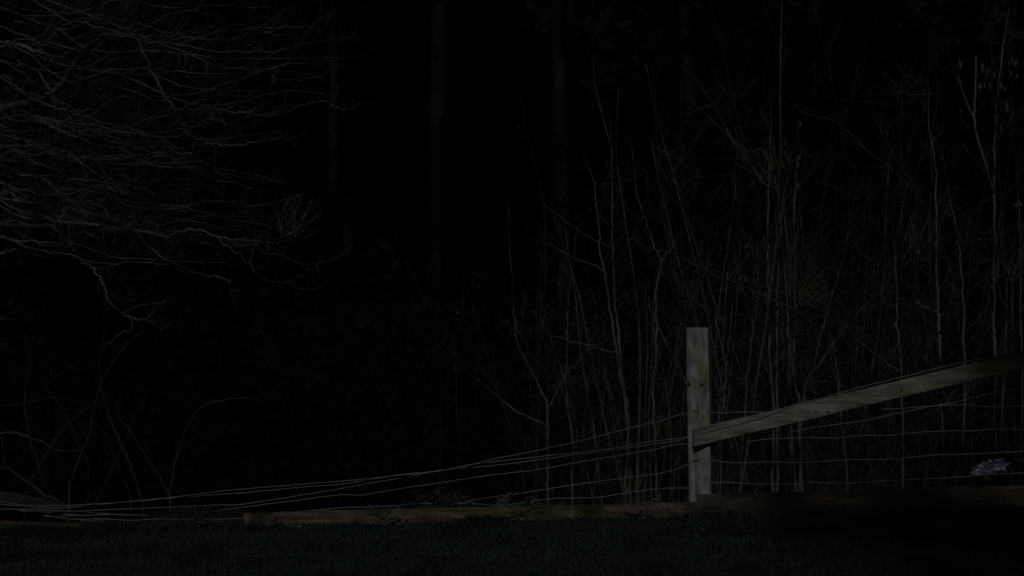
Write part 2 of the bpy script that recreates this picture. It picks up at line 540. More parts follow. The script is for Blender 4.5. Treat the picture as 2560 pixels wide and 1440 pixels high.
weed(1345, 1258, 8.76, 14, 0.14, 'weed_clump', 'tiny dry weed tuft behind the board, below the forked sapling', M_straw, 0.05)
weed(1520, 1250, 8.80, 64, 0.30, 'weed_clump', 'broad green weed clump behind the board, left of the post', M_weed, 0.13)
weed(1630, 1252, 8.76, 18, 0.18, 'weed_clump', 'dry weed tuft just left of the post', M_straw, 0.06)
weed(960, 1272, 8.74, 18, 0.07, 'weed_clump', 'low straggly weeds along the board under the wires, leftmost of the weed clumps', M_weed, 0.09)
weed(1885, 1232, 8.78, 20, 0.13, 'weed_clump', 'dark weeds behind the board, right of the post', M_weed, 0.10)

for px_, n_, where in ((705, 10, 'near the left end of the long board'), (985, 14, 'in front of the long board, below the wires'), (1265, 12, 'in front of the long board, left of the thicket stems'), (1610, 10, 'in front of the board, just left of the post')):
    weed(px_, 1300, 8.37, n_, 0.075, 'grass_tuft', 'scruffy dry grass tuft ' + where, M_straw, 0.05)

# ------------------------------------------------------------------ generators for bare growth
def sprout(mb, path, r, every, length, spread=0.7, up=0.3, bend=Vector((0, 0, 0.7)), sub=2, t0=0.15, sides=3, wob=0.10, fwd=0.8):
    """twigs along a path, each with smaller twigs of its own"""
    n = len(path)
    acc = 0.0
    for i in range(1, n):
        seg = path[i] - path[i - 1]
        acc += seg.length
        t = i / (n - 1)
        if t < t0 or acc < every:
            continue
        acc = random.uniform(-0.5, 0.3) * every
        d = seg.normalized() * fwd + rv(spread) + Vector((0, 0, up))
        Lg = length * random.uniform(0.4, 1.25) * (1.15 - 0.5 * t)
        tw = wander(path[i], d, Lg, 7, bend, wob)
        rr = max(0.0016, r * random.uniform(0.6, 1.0) * (1 - 0.5 * t))
        mb.tube(tw, rr, rr * 0.45, sides, False)
        if sub:
            sprout(mb, tw, rr * 0.62, max(0.05, Lg / 6.5), Lg * 0.42, spread * 0.8, up, bend, sub - 1, 0.12, 3, wob, fwd)

def px_path(pts, d0, d1=None, per=5, jit=0.004):
    d1 = d0 if d1 is None else d1
    n = len(pts)
    return spline([P(x, y, d0 + (d1 - d0) * i / max(1, n - 1)) for i, (x, y) in enumerate(pts)], per, jit)

# ------------------------------------------------------------------ the bare oak reaching in from the left
oak_base = Vector((-5.7, 11.2, gz(-5.7, 11.2)))
oak = empty('oak_tree', oak_base, 'bare gnarled tree with lichen-grey limbs reaching in from the left edge', 'tree')
m = MB()
tp = [oak_base + Vector((0, 0, -0.3)), oak_base + Vector((0.1, 0, 1.5)), oak_base + Vector((-0.05, 0.1, 3.2)), oak_base + Vector((0.15, 0.1, 5.0)), oak_base + Vector((0.1, 0.0, 7.5))]
m.tube(spline(tp, 6, 0.01), 0.30, 0.12, 14, knob=0.04)
m.build('trunk', M_oak, oak, oak_base)
def trunk_at(h):
    return oak_base + Vector((0.05, 0.05, h))

T = MB()      # every fine twig of this tree
limbs = [
 # pixels, depth start/end, radius start/end, material, twig spacing, twig length
 ([(-330,420),(-150,330),(0,274),(81,257),(116,243),(148,218),(169,190),(204,134),(232,108),(262,84)], 10.9, 10.3, 0.055, 0.020, M_oak, 0.12, 0.55),
 ([(-330,180),(-120,90),(0,105),(35,109),(77,125),(116,136),(165,148)], 11.1, 10.4, 0.030, 0.014, M_oak, 0.14, 0.5),
 ([(345,97),(362,140),(384,190),(404,228),(422,257),(450,285),(457,309),(471,337),(510,352),(559,362),(598,362),(633,355),(672,352),(706,338)], 10.25, 9.9, 0.013, 0.004, M_limb, 0.10, 0.42),
 ([(457,309),(475,306),(499,285),(517,281),(540,290)], 9.95, 9.9, 0.007, 0.003, M_limb, 0.08, 0.25),
 ([(400,232),(455,252),(492,260),(527,269),(563,278),(615,281),(661,290),(703,288),(731,274),(773,258),(809,253),(851,272),(875,274),(902,258)], 10.2, 9.8, 0.010, 0.003, M_limb, 0.13, 0.34),
 ([(390,190),(420,202),(457,216),(490,221),(520,227),(534,223),(550,212)], 10.2, 10.0, 0.007, 0.003, M_limb, 0.12, 0.3),
 ([(262,84),(340,96),(430,120),(520,155),(580,171),(626,176),(668,174),(721,158),(760,138)], 10.3, 10.1, 0.012, 0.003, M_limb, 0.16, 0.42),
 ([(626,176),(664,179),(696,197),(738,200),(791,192),(819,179),(850,160)], 10.2, 10.0, 0.006, 0.002, M_limb, 0.16, 0.3),
 ([(262,84),(360,100),(470,118),(560,130),(633,130),(703,125),(756,112),(791,104),(851,98),(890,90)], 10.3, 10.4, 0.010, 0.003, M_limb, 0.15, 0.45),
 ([(-330,470),(-140,420),(0,372),(90,370),(169,383),(246,404),(288,408),(327,411),(369,397),(415,390),(480,383)], 10.8, 10.1, 0.026, 0.005, M_oak, 0.10, 0.42),
 ([(160,372),(197,408),(225,446),(255,470)], 10.4, 10.2, 0.014, 0.007, M_oak, 0.10, 0.35),
 ([(169,383),(218,415),(246,439),(264,450),(281,475),(320,490)], 10.5, 10.3, 0.009, 0.004, M_limb, 0.10, 0.35),
 ([(-330,560),(-140,520),(20,380),(90,430),(141,480),(155,501),(160,535),(137,564),(165,600),(186,628),(200,649),(229,668),(250,691),(262,722),(281,761),(309,786),(345,798),(369,796),(383,772),(387,758)], 10.9, 9.9, 0.020, 0.005, M_twig, 0.10, 0.36),
 ([(305,784),(330,768),(373,761),(415,754)], 9.9, 9.8, 0.006, 0.003, M_limb, 0.09, 0.2),
 ([(369,797),(387,814),(404,821),(418,815),(430,800)], 9.9, 9.85, 0.006, 0.003, M_limb, 0.08, 0.16),
 ([(327,796),(329,817),(325,825),(302,832),(281,853),(260,862)], 9.9, 9.85, 0.006, 0.003, M_limb, 0.09, 0.16),
 ([(-330,640),(-120,580),(0,563),(100,566),(200,560),(300,572),(335,574)], 10.9, 10.5, 0.034, 0.012, M_oak, 0.10, 0.45),
 ([(335,574),(420,590),(480,572),(540,590),(584,597),(633,602),(655,630),(703,638),(731,652),(770,662),(800,655)], 10.5, 10.0, 0.012, 0.003, M_limb, 0.12, 0.35),
 ([(335,574),(400,640),(441,660),(485,680),(520,691),(552,694),(580,706)], 10.5, 10.1, 0.010, 0.004, M_oak, 0.11, 0.32),
 ([(540,590),(600,640),(650,690),(678,705),(721,705),(756,687),(787,670),(812,640)], 10.1, 9.9, 0.009, 0.0025, M_limb, 0.13, 0.3),
 ([(715,705),(735,711),(756,723),(791,719),(823,701)], 9.95, 9.9, 0.005, 0.002, M_limb, 0.10, 0.22),
 ([(584,597),(650,605),(690,608),(702,594),(721,575),(745,560)], 10.2, 9.9, 0.007, 0.004, M_limb, 0.05, 0.24),
 ([(690,608),(730,604),(770,590),(800,575)], 10.0, 9.9, 0.005, 0.002, M_limb, 0.08, 0.2),
 ([(-330,720),(-150,690),(0,640),(20,630),(40,625)], 10.9, 10.5, 0.03, 0.018, M_oak, 0.12, 0.4),
]
for pts, d0, d1, r0, r1, mt, every, ln in limbs:
    path = px_path(pts, d0, d1, 5, 0.006)
    mb = MB()
    mb.tube(path, r0 * 0.66, r1 * 0.85, 8 if r0 > 0.012 else 6, knob=0.12)
    mb.build('limb', mt, oak, oak_base)
    sprout(T, path, min(0.0048, r0 * 0.5), every * 0.95, ln, 0.8, 0.08, Vector((0.2, 0, 1.0)), 2, 0.2, 3, 0.15, 0.6)
for k in range(26):
    ty = random.uniform(330, 700); tx = random.uniform(200, 760)
    sx, sy = random.uniform(-100, 250), ty - random.uniform(40, 200)
    d0 = random.uniform(10.0, 11.5)
    pts = [(sx + (tx - sx) * t, sy + (ty - sy) * (t ** 0.8) + random.uniform(-22, 22)) for t in (0, .17, .34, .5, .67, .84, 1)]
    path = px_path(pts, d0, d0 + random.uniform(-.6, .6), 5, 0.007)
    T.tube(path, 0.008, 0.002, 4, False)
    sprout(T, path, 0.0032, 0.11, 0.40, 0.9, 0.05, Vector((0.2, 0, 0.9)), 2, 0.1, 3, 0.16, 0.4)
# the brush of upright shoots at the end of one low limb
for k in range(26):
    p = P(random.uniform(700, 745), random.uniform(566, 596), 9.9)
    a = radians(random.uniform(15, 115))
    tw = wander(p, Vector((cos(a), random.uniform(-0.4, 0.4), sin(a))), random.uniform(0.12, 0.32), 6, Vector((0, 0, 0.3)), 0.07)
    T.tube(tw, 0.0034, 0.0014, 3, False)
    sprout(T, tw, 0.0018, 0.06, 0.09, 0.5, 0.1, Vector((0, 0, 0.3)), 0)
# slender limbs between, drooping out and turning up at the ends
for k in range(30):
    ty = random.triangular(-60, 720, 60)
    edge = 900 if ty < 300 else (720 if ty < 430 else 820)
    tx = random.uniform(250, edge)
    sx, sy = random.uniform(-120, 60), ty * 0.75 + random.uniform(-130, 110)
    d0 = random.uniform(10.2, 12.0); d1 = d0 + random.uniform(-0.8, 0.5)
    pts = []
    for i in range(7):
        t = i / 6
        sag = 70 * sin(pi * min(1, t * 1.1)) * random.uniform(0.6, 1.2)
        pts.append((sx + (tx - sx) * t, sy + (ty - sy) * t + sag * (1 if ty > 60 else 0.4) + random.uniform(-26, 26)))
    path = px_path(pts, d0, d1, 5, 0.006)
    T.tube(path, 0.009, 0.002, 4, False)
    sprout(T, path, 0.0036, 0.16, 0.50, 0.65, 0.0, Vector((0.35, 0, 0.9)), 2, 0.2, 3, 0.13, 0.65)
# a dense bunch of fine shoots at the left edge
for k in range(28):
    p = P(random.uniform(-60, 60), random.uniform(270, 400), random.uniform(10.2, 11))
    tw = wander(p, Vector((1, random.uniform(-0.4, 0.4), random.uniform(-0.5, 0.2))), random.uniform(0.25, 0.6), 6, Vector((0.2, 0, 0.5)), 0.07)
    T.tube(tw, 0.003, 0.0014, 3, False)
tag(T.build('twigs', M_twig, oak, oak_base), kind='stuff')
# a few leaves that never fell
lv = MB()
for px, py in ((543, 630), (3, 792), (12, 797), (470, 768), (540, 428), (556, 434)):
    p = P(px, py, 9.9)
    for _ in range(2):
        lv.leaf(p, (Vector((0.7, 0, -0.4)) + rv(0.3)).normalized(), 0.035, 0.012)
lv.build('dry_leaves', M_redleaf, oak, oak_base, False)

# a second, fainter bare tree behind it
b2 = Vector((-6.6, 15.5, gz(-6.6, 15.5)))
back = empty('bare_tree', b2, 'faint bare tree with very fine drooping twigs, behind the lichen-grey tree', 'tree')
m = MB()
m.tube(spline([b2 + Vector((0, 0, -.3)), b2 + Vector((.1, 0, 3)), b2 + Vector((.3, 0, 6)), b2 + Vector((.2, 0, 9))], 6, 0.01), 0.2, 0.06, 10, knob=0.04)
m.build('trunk', M_limb, back, b2)
T2 = MB()
for k in range(46):
    ty = random.uniform(-120, 640)
    tx = random.uniform(150, 880 if ty < 330 else 700)
    d0 = random.uniform(14, 16.5)
    sx, sy = -350, ty * 0.8 - random.uniform(0, 260)
    pts = [(sx + (tx - sx) * t, sy + (ty - sy) * t + 60 * sin(pi * t) + random.uniform(-16, 16)) for t in (0, .2, .4, .6, .8, 1)]
    path = px_path(pts, d0, d0 + random.uniform(-1, .6), 4, 0.01)
    T2.tube(path, 0.014, 0.003, 4, False)
    sprout(T2, path, 0.005, 0.20, 0.7, 0.5, -0.05, Vector((0.4, 0, 0.5)), 2, 0.3)
tag(T2.build('twigs', M_fartwig, back, b2), kind='stuff')

# ------------------------------------------------------------------ shrubs under the oak
def shrub(label, stems, mt=M_limb, cat='shrub', name='bare_shrub', every=0.16, ln=0.22, group=None, sub=1):
    """stems: (pixels from the base up, depth, r0, r1); the first point is carried down to the ground"""
    d0 = stems[0][1]
    x, y = stems[0][0][0]
    base = P(x, y, d0); base.z = gz(base.x, d0)
    o = empty(name, base, label, cat, group)
    tw = MB()
    tips = []
    for pts, d, r0, r1, *own in stems:
        path = px_path(pts, d, d, 5, 0.004)
        if pts[0][1] > 1100:
            q = path[0].copy(); q.z = gz(q.x, d) - 0.05
            if q.z < path[0].z:
                path = [q] + path
        s = MB()
        if name == 'bare_sapling' and every and pts[0][1] > 1100:
            dv = (path[-1] - path[-4]).normalized()
            tip = wander(path[-1], dv, random.uniform(0.3, 0.7), 7, rv(0.15), 0.07)
            s.tube(tip, r1, 0.0012, 5)
            tips.append(tip)
        s.tube(path, r0, r1, 6, knob=0.06)
        s.build('stem', own[0] if own else mt, o, base)
        if every:
            sprout(tw, path, min(0.0035, r1 * 0.9), every, ln, 0.55, 0.15, Vector((0, 0, 0.4)), sub, 0.25, 3, 0.08, 1.0)
    for tip in tips:
        sprout(tw, tip, 0.002, 0.10, 0.25, 0.6, 0.2, Vector((0, 0, 0.3)), 1, 0.05, 3, 0.08, 0.7)
    if tw.v:
        tag(tw.build('twigs', M_sap if name == 'bare_sapling' else mt, o, base), kind='stuff')
    return o
shrub('shrub of crossing bare stems below the oak limbs, in the lower left', [
 ([(175,1215),(179,1201),(197,1152),(225,1085),(232,1032),(246,976),(251,950),(248,900),(251,884),(257,860),(265,819)], 9.6, 0.011, 0.004),
 ([(360,1262),(352,1243),(327,1159),(299,1106),(278,1054),(260,997),(251,965),(264,937),(281,909),(309,870),(337,842),(373,826)], 9.6, 0.010, 0.003),
 ([(425,1240),(408,1208),(369,1145),(338,1096),(302,1043),(285,1000)], 9.7, 0.009, 0.004),
 ([(300,1015),(287,1005),(318,997),(321,985)], 9.65, 0.004, 0.002),
 ([(225,1165),(140,1000),(112,969),(155,934),(182,905)], 9.8, 0.007, 0.003),
], M_fartwig, every=0.12, ln=0.28)
shrub('thin arching bramble stem curving over to the right, in the lower left', [
 ([(425,1235),(432,1187),(446,1124),(464,1075),(492,1029),(538,1004),(605,995),(664,999)], 9.5, 0.005, 0.002)], M_sap, 'bramble', 'bramble_stem', 0.12, 0.06, sub=0)
shrub('low mossy stems leaning right at the bottom left edge', [
 ([(-60,1215),(-20,1110),(21,1082),(70,1092),(123,1113),(150,1130),(200,1127)], 9.6, 0.016, 0.005),
 ([(150,1260),(140,1250),(105,1233),(35,1180),(0,1162),(-40,1120)], 9.4, 0.014, 0.007),
 ([(-60,1225),(-40,1120),(0,1090),(10,1150),(18,1172)], 9.5, 0.010, 0.006),
 ([(-80,1230),(-40,1020),(0,1015),(70,1006),(123,994),(176,1001),(230,1020)], 10.0, 0.008, 0.003),
], M_fartwig, every=0.12, ln=0.24)
shrub('dim bare shrub between the crossing stems and the empty dark middle', [
 ([(330,1250),(290,1150),(262,1080),(240,1060)], 10.1, 0.007, 0.003),
 ([(240,1255),(290,1150),(330,1060),(350,1010)], 10.2, 0.007, 0.003),
 ([(120,1250),(80,1110),(60,1000),(75,900),(60,830)], 10.2, 0.009, 0.003),
 ([(60,1250),(105,1150),(170,1060),(220,1020)], 10.0, 0.007, 0.003)], M_fartwig, every=0.11, ln=0.35, sub=2)

# ------------------------------------------------------------------ the thicket on the right: saplings one can follow
TH = 'thicket saplings behind the fence'
def sapling(label, stems, mt=M_sappale, every=0.14, ln=0.42, sub=2):
    return shrub(label, stems, mt, 'sapling', 'bare_sapling', every, ln, TH, sub)
sapling('slim sapling forking into a Y low down, leftmost of the clear stems', [
 ([(1369,1240),(1369,1215),(1370,1162),(1369,1090),(1369,1018),(1356,983),(1325,923),(1300,874),(1289,825),(1284,765)], 9.6, 0.011, 0.004),
 ([(1369,1018),(1382,1000),(1398,969),(1416,934),(1455,895),(1493,824)], 9.6, 0.005, 0.002),
 ([(1367,1064),(1307,1036),(1265,1011),(1240,990),(1191,945)], 9.6, 0.006, 0.002)])
sapling('thin upright sapling between the Y-shaped one and the twin pale stems', [
 ([(1432,1240),(1430,1180),(1434,1131),(1427,1068),(1418,1004),(1416,934),(1418,832),(1419,779)], 9.9, 0.010, 0.003)])
sapling('pale twin-stemmed sapling, tall and bending left, left of the post', [
 ([(1566,1240),(1564,1198),(1571,1103),(1564,1004),(1550,934),(1539,860),(1525,779),(1511,684),(1500,631),(1496,570),(1490,508)], 9.7, 0.013, 0.004),
 ([(1574,1240),(1573,1103),(1566,1004),(1557,937),(1541,796),(1536,726),(1532,621),(1530,550),(1532,480),(1527,370)], 9.75, 0.012, 0.004),
 ([(1511,677),(1490,664),(1465,656),(1409,631),(1370,606)], 9.7, 0.005, 0.002),
 ([(1532,621),(1475,594),(1430,564),(1360,512)], 9.75, 0.004, 0.002),
 ([(1545,882),(1539,881),(1469,863),(1419,849),(1380,842)], 9.7, 0.006, 0.002)])
sapling('short broken stub of a sapling, left of the post', [
 ([(1592,1235),(1592,1198),(1595,1110),(1597,1075)], 9.5, 0.014, 0.010)], every=0)
sapling('sapling with a clear Y fork at the top, close left of the post', [
 ([(1641,1240),(1641,1198),(1638,1075),(1632,969),(1641,867),(1639,744),(1645,698),(1652,656),(1638,621),(1627,589),(1610,540)], 9.6, 0.010, 0.004),
 ([(1652,656),(1673,628),(1701,585),(1722,550)], 9.6, 0.005, 0.002),
 ([(1628,1240),(1622,1075),(1624,983),(1632,880)], 9.65, 0.007, 0.003),
 ([(1720,966),(1690,905),(1655,835),(1620,760)], 9.7, 0.006, 0.003)])
sapling('V-shaped pair of thin shoots, immediately right of the post top', [
 ([(1800,1240),(1806,1040),(1811,980),(1815,923),(1801,856),(1790,810),(1787,796)], 9.4, 0.007, 0.003),
 ([(1811,980),(1815,923),(1820,877),(1827,817),(1830,760)], 9.4, 0.006, 0.003)], every=0.3, ln=0.2)
sapling('thin leaning shoot with a pale tip, right of the V-shaped pair', [
 ([(1850,1235),(1867,972),(1878,867),(1890,779),(1892,740)], 9.6, 0.007, 0.003)], every=0.25, ln=0.2)
sapling('left one of two close straight pale saplings in the middle of the thicket', [
 ([(1935,1230),(1931,983),(1925,902),(1922,761),(1918,656),(1920,585),(1922,480),(1926,380)], 9.8, 0.011, 0.005)])
sapling('right one of two close straight pale saplings in the middle of the thicket', [
 ([(1944,1230),(1941,983),(1942,867),(1945,796),(1946,649),(1952,568)], 9.7, 0.010, 0.004)])
sapling('forked sapling with its stem leaning left, right of the close straight pair', [
 ([(2005,1225),(1998,1000),(1992,983),(1980,902),(1969,796),(1968,708)], 9.8, 0.012, 0.005),
 ([(1990,1000),(1983,937),(1987,726),(1985,550),(1990,430)], 9.9, 0.010, 0.005)])
sapling('dim sapling bowed to the left, crossing behind the middle of the rail', [
 ([(2258,1215),(2256,1050),(2254,948),(2250,877),(2243,814),(2242,726),(2240,640)], 9.7, 0.011, 0.005),
 ([(2252,930),(2215,905),(2158,862),(2120,830)], 9.7, 0.006, 0.003)])
sapling('thick pale sapling behind the shaded end of the rail', [
 ([(2360,1210),(2352,930),(2348,800),(2345,779),(2342,677),(2340,520),(2338,420)], 9.9, 0.013, 0.006),
 ([(2345,779),(2325,772),(2300,760),(2280,752)], 9.9, 0.006, 0.003)])
sapling('sapling with a violet-grey bough snaking up to the left, high in the thicket', [
 ([(2440,1220),(2400,820),(2360,620),(2290,490),(2230,425),(2170,380)], 10.4, 0.010, 0.009, M_sapdark),
 ([(2170,380),(2135,341),(2110,323),(2082,302),(2040,292),(1994,274),(1950,248)], 10.4, 0.011, 0.003, M_violet)], M_sapdark, every=0.25, ln=0.5)
sapling('broad dim sapling just left of the thick pale one behind the rail', [
 ([(2330,1210),(2328,920),(2328,761),(2325,603),(2327,480),(2330,330)], 10.1, 0.016, 0.008)], M_sapdark)
sapling('dim sapling between the thick pale one and the right edge', [
 ([(2413,1210),(2410,900),(2410,796),(2404,690),(2396,600)], 10.0, 0.010, 0.005)])
sapling('tall dim sapling near the right edge with forked twigs at the top', [
 ([(2490,1200),(2488,950),(2486,700),(2486,480),(2488,340),(2500,180)], 10.2, 0.013, 0.006),
 ([(2486,480),(2440,330),(2438,240),(2440,140)], 10.2, 0.010, 0.005),
 ([(2440,310),(2415,250),(2395,190)], 10.2, 0.006, 0.003)])
sapling('cluster of short pale shoots fanning up at the right edge', [
 ([(2500,1195),(2520,700),(2545,670),(2560,610)], 9.9, 0.007, 0.003),
 ([(2540,1195),(2530,720),(2535,690),(2545,640)], 9.9, 0.006, 0.003),
 ([(2555,1195),(2552,700),(2548,520)], 9.9, 0.008, 0.004)], every=0.15, ln=0.3)
sapling('sapling with twigs crossing in an X, right of the forked leaning one', [
 ([(2000,1225),(2011,972),(2047,912),(2090,850),(2124,804)], 9.6, 0.006, 0.003),
 ([(2120,1220),(2100,1010),(2085,880),(2075,830)], 9.7, 0.006, 0.003)])
sapling('slender twig shoot leaning right above the post', [
 ([(1790,1235),(1815,720),(1822,698),(1850,660),(1899,610)], 10.0, 0.005, 0.002)])
sapling('bare shoots forking in the upper middle of the thicket', [
 ([(1990,1225),(1960,640),(1924,400),(1867,376),(1830,350)], 10.2, 0.009, 0.003),
 ([(1985,1225),(1965,560),(1906,454),(1846,373),(1815,320)], 10.2, 0.008, 0.003)], every=0.2, ln=0.4)
sapling('leaning dead violet-grey pole lying diagonally across the stems above the post', [
 ([(1560,582),(1602,614),(1638,624),(1694,638),(1730,656),(1783,687),(1815,698),(1857,716),(1906,737),(1955,761),(2010,790)], 9.5, 0.004, 0.007),
 ([(1740,655),(1820,690),(1878,708),(1941,726),(1969,740),(2005,751),(2050,775)], 9.55, 0.004, 0.007)], M_violet, every=0.3, ln=0.25)
sapling('pair of dim kinked shoots standing alone left of the thicket', [
 ([(1150,1255),(1140,960),(1132,873),(1140,835),(1158,790),(1156,770)], 11.0, 0.006, 0.003),
 ([(1100,1255),(1105,930),(1113,840),(1106,810)], 11.2, 0.005, 0.003)], M_sapdark, every=0.3, ln=0.2)
sapling('dim straight saplings in a pair between the Y-shaped one and the far trunk', [
 ([(1345,1245),(1350,760),(1363,690),(1362,560),(1349,450)], 11.5, 0.010, 0.006),
 ([(1340,1245),(1344,760),(1357,680)], 11.5, 0.008, 0.004)], M_sapdark, every=0.35, ln=0.4)

# ------------------------------------------------------------------ the rest of the thicket: a few kinds, copied
protos = []
for k in range(9):
    o = empty('bare_sapling', (0, 0, 0), 'faint thin bare stem, one of many in the dense dark thicket behind the fence', 'sapling', TH)
    H = random.uniform(2.7, 3.7) if k % 4 else random.uniform(3.6, 4.3)
    lean = Vector((random.gauss(0, 0.06), random.gauss(0, 0.06), 1))
    path = wander(Vector((0, 0, -0.1)), lean, H, 14, Vector((random.gauss(0, .16), random.gauss(0, .12), 0.3)), 0.045)
    s = MB()
    s.tube(path, random.uniform(0.009, 0.015), 0.003, 6, knob=0.05)
    mt = M_sapdark if k % 3 else M_sap
    st = s.build('stem', mt, o)
    tw = MB()
    sprout(tw, path, 0.0038, 0.16, 0.85, 0.75, 0.15, Vector((0, 0, 0.35)), 2, 0.06, 3, 0.07, 0.5)
    tag(tw.build('twigs', M_sap, o), kind='stuff')
    if k in (2, 7):
        lf = MB()
        for q in path[8:12]:
            for _ in range(1):
                pp = q + rv(0.05)
                lf.leaf(pp, Vector((random.gauss(0, .25), random.gauss(0, .25), -1)).normalized(), random.uniform(0.03, 0.06), 0.010)
        lf.build('dry_leaves', M_dryleaf, o, None, False)
    protos.append(o)
used = [False] * len(protos)
for k in range(100):
    d = random.uniform(9.7, 15.5)
    px = random.triangular(1180, 2760, 2200) if k % 3 else random.uniform(1440, 2100)
    x = (px - 1280) / F_PX * d
    i = k % len(protos)
    if used[i]:
        o = copy_tree(protos[i])
    else:
        o = protos[i]; used[i] = True
    o.location = (x, d, gz(x, d))
    hs = 0.72 if px < 1500 else (0.9 if px < 1800 else random.uniform(0.85, 1.2))
    o.scale = (1, 1, hs)
    o.rotation_euler = (random.gauss(0, 0.05), random.gauss(0, 0.05 if px < 1750 else 0.11), random.uniform(0, 2 * pi))

# leaves still hanging in the thicket, each spray on its own thin shoot
def leafy(px, py, d, n, label, mt, size=0.05, sp=(0.10, 0.25)):
    base = P(px, py, d); top = base.copy()
    g0 = Vector((base.x + 0.05, d, gz(base.x, d) - 0.05))
    o = empty('leafy_shoot', g0, label, 'shoot')
    s = MB()
    path = spline([g0, g0.lerp(top, 0.5) + Vector((0.06, 0, 0)), top, top + Vector((0.03, 0, 0.25))], 6, 0.004)
    s.tube(path, 0.007, 0.002, 5)
    s.build('stem', M_sapdark, o, g0)
    l = MB()
    for _ in range(n):
        p = top + Vector((random.gauss(0, sp[0]), random.gauss(0, 0.08), random.gauss(0, sp[1])))
        l.leaf(p, Vector((random.gauss(0, .15), random.gauss(0, .2), -1)).normalized(), random.uniform(0.7, 1.3) * size, size * 0.22)
    l.build('dry_leaves', mt, o, g0, False)
leafy(2480, 165, 9.9, 15, 'shoot with a scatter of hanging tan leaves in the top right corner', M_dryleaf, 0.065, (0.16, 0.10))
leafy(2530, 275, 9.9, 5, 'shoot with a few long yellowish leaves at the right edge', M_dryleaf, 0.08, (0.03, 0.06))
leafy(1955, 380, 9.9, 12, 'shoot with a narrow strip of reddish leaves, upper middle of the thicket', M_redleaf, 0.07, (0.03, 0.05))
leafy(1992, 400, 9.9, 8, 'shoot with a thin strip of tan leaves, beside the reddish one', M_dryleaf, 0.06, (0.012, 0.10))
leafy(1665, 520, 9.9, 5, 'shoot with two small red-brown leaf wisps, above the Y fork', M_redleaf, 0.06, (0.04, 0.05))
leafy(1310, 800, 11.0, 40, 'reddish brown leafy bramble shoot, left end of the thicket', M_redleaf, 0.05, (0.16, 0.12))
leafy(1880, 720, 9.6, 8, 'shoot with small tan leaves on the leaning pole', M_dryleaf, 0.05, (0.06, 0.05))

def twiggy(px, py, d, n, label, L=0.28, a0=20, a1=140):
    base = P(px, py, d)
    g0 = Vector((base.x + random.uniform(-.1, .1), d + 0.2, gz(base.x, d + 0.2) - 0.05))
    o = empty('twiggy_shoot', g0, label, 'shoot')
    s = MB()
    s.tube(spline([g0, g0.lerp(base, 0.5) + rv(0.04), base], 6, 0.004), 0.008, 0.004, 5)
    s.build('stem', M_sapdark, o, g0)
    t = MB()
    for _ in range(n):
        a = radians(random.uniform(a0, a1))
        tw = wander(base + rv(0.04), Vector((cos(a), random.uniform(-.4, .4), sin(a))), L * random.uniform(0.4, 1.2), 5, rv(0.3), 0.09)
        t.tube(tw, 0.0036, 0.0016, 3, False)
        sprout(t, tw, 0.002, 0.07, 0.10, 0.6, 0.1, Vector((0, 0, 0.3)), 0)
    tag(t.build('twigs', M_sap, o, g0), kind='stuff')
twiggy(2005, 745, 9.6, 22, 'pale brush of twigs at the low end of the leaning pole')
twiggy(2285, 640, 9.8, 16, 'pale crossed twigs high behind the right part of the rail', 0.3, 10, 120)
twiggy(2530, 700, 9.8, 14, 'pale twigs fanning up at the right edge above the rail', 0.35, 50, 110)
twiggy(2255, 240, 10.0, 18, 'dim knot of twigs high up, between the bough and the hanging tan leaves', 0.25, 0, 200)
twiggy(1915, 455, 9.9, 14, 'dim brush of twigs just under the strip of reddish leaves', 0.3, 40, 150)
twiggy(2500, 880, 9.7, 12, 'short pale twigs low at the right edge, just above the shaded rail', 0.2, 40, 140)

# litter: crumpled plastic caught behind the right end of the fence
p0 = P(2474, 1172, 8.72)
m = MB()
NU, NV = 26, 14
for j in range(NV + 1):
    for i in range(NU):
        a = 2 * pi * i / NU
        e = pi * j / NV
        d = Vector((cos(a) * sin(e), sin(a) * sin(e), cos(e)))
        r = 1 + 0.45 * noise.noise(d * 2.3 + Vector((3, 1, 0))) + 0.28 * noise.noise(d * 6.5) + 0.12 * noise.noise(d * 15)
        v = Vector((d.x * 0.098, d.y * 0.06, d.z * 0.050)) * r
        v.z += v.x * 0.22
        m.v.append(p0 + v)
for j in range(NV):
    for i in range(NU):
        i2 = (i + 1) % NU
        m.f.append((j * NU + i, (j + 1) * NU + i, (j + 1) * NU + i2, j * NU + i2))
tag(m.build('plastic_bag', M_bag, None, p0, False), 'crumpled bluish plastic bag caught behind the wires at the lower right', 'litter')
# a pale shard lying in the grass
p1 = P(748, 1338, 7.9)
p1.z = gz(p1.x, p1.y) + 0.075
m = MB()
m.beam(p1 + Vector((-0.014, 0, 0.001)), p1 + Vector((0.014, 0.004, 0)), 0.003, 0.012, segs=4)
tag(m.build('plastic_shard', M_lid, None, p1, False), 'tiny pale plastic shard lying in the grass left of centre', 'litter')

# ------------------------------------------------------------------ the dark wood beyond
def crown_mesh(n_clump, per, rx, z0, z1, size, mt, cone=False, name='crown'):
    mb = MB()
    for _ in range(n_clump):
        t = random.random()
        z = z0 + (z1 - z0) * t
        rr = rx * (1 - t) ** 0.8 if cone else rx * math.sqrt(max(0.05, 1 - (2 * t - 1) ** 2))
        a = random.uniform(0, 2 * pi)
        q = rr * math.sqrt(random.uniform(0.15, 1))
        c = Vector((cos(a) * q, sin(a) * q, z))
        for _ in range(per):
            p = c + Vector((random.gauss(0, .32), random.gauss(0, .32), random.gauss(0, .2)))
            d = rv(); d.normalize()
            e = d.cross(rv()).normalized()
            s = size * random.uniform(0.5, 1.3)
            mb.quad(p, d * s, e * s * 0.4)
    return mb.mesh(name, mt, False)
pine_crowns = [crown_mesh(300, 46, 3.4, 11.2 + k * 0.5, 18.0, 0.10, M_needle) for k in range(2)]
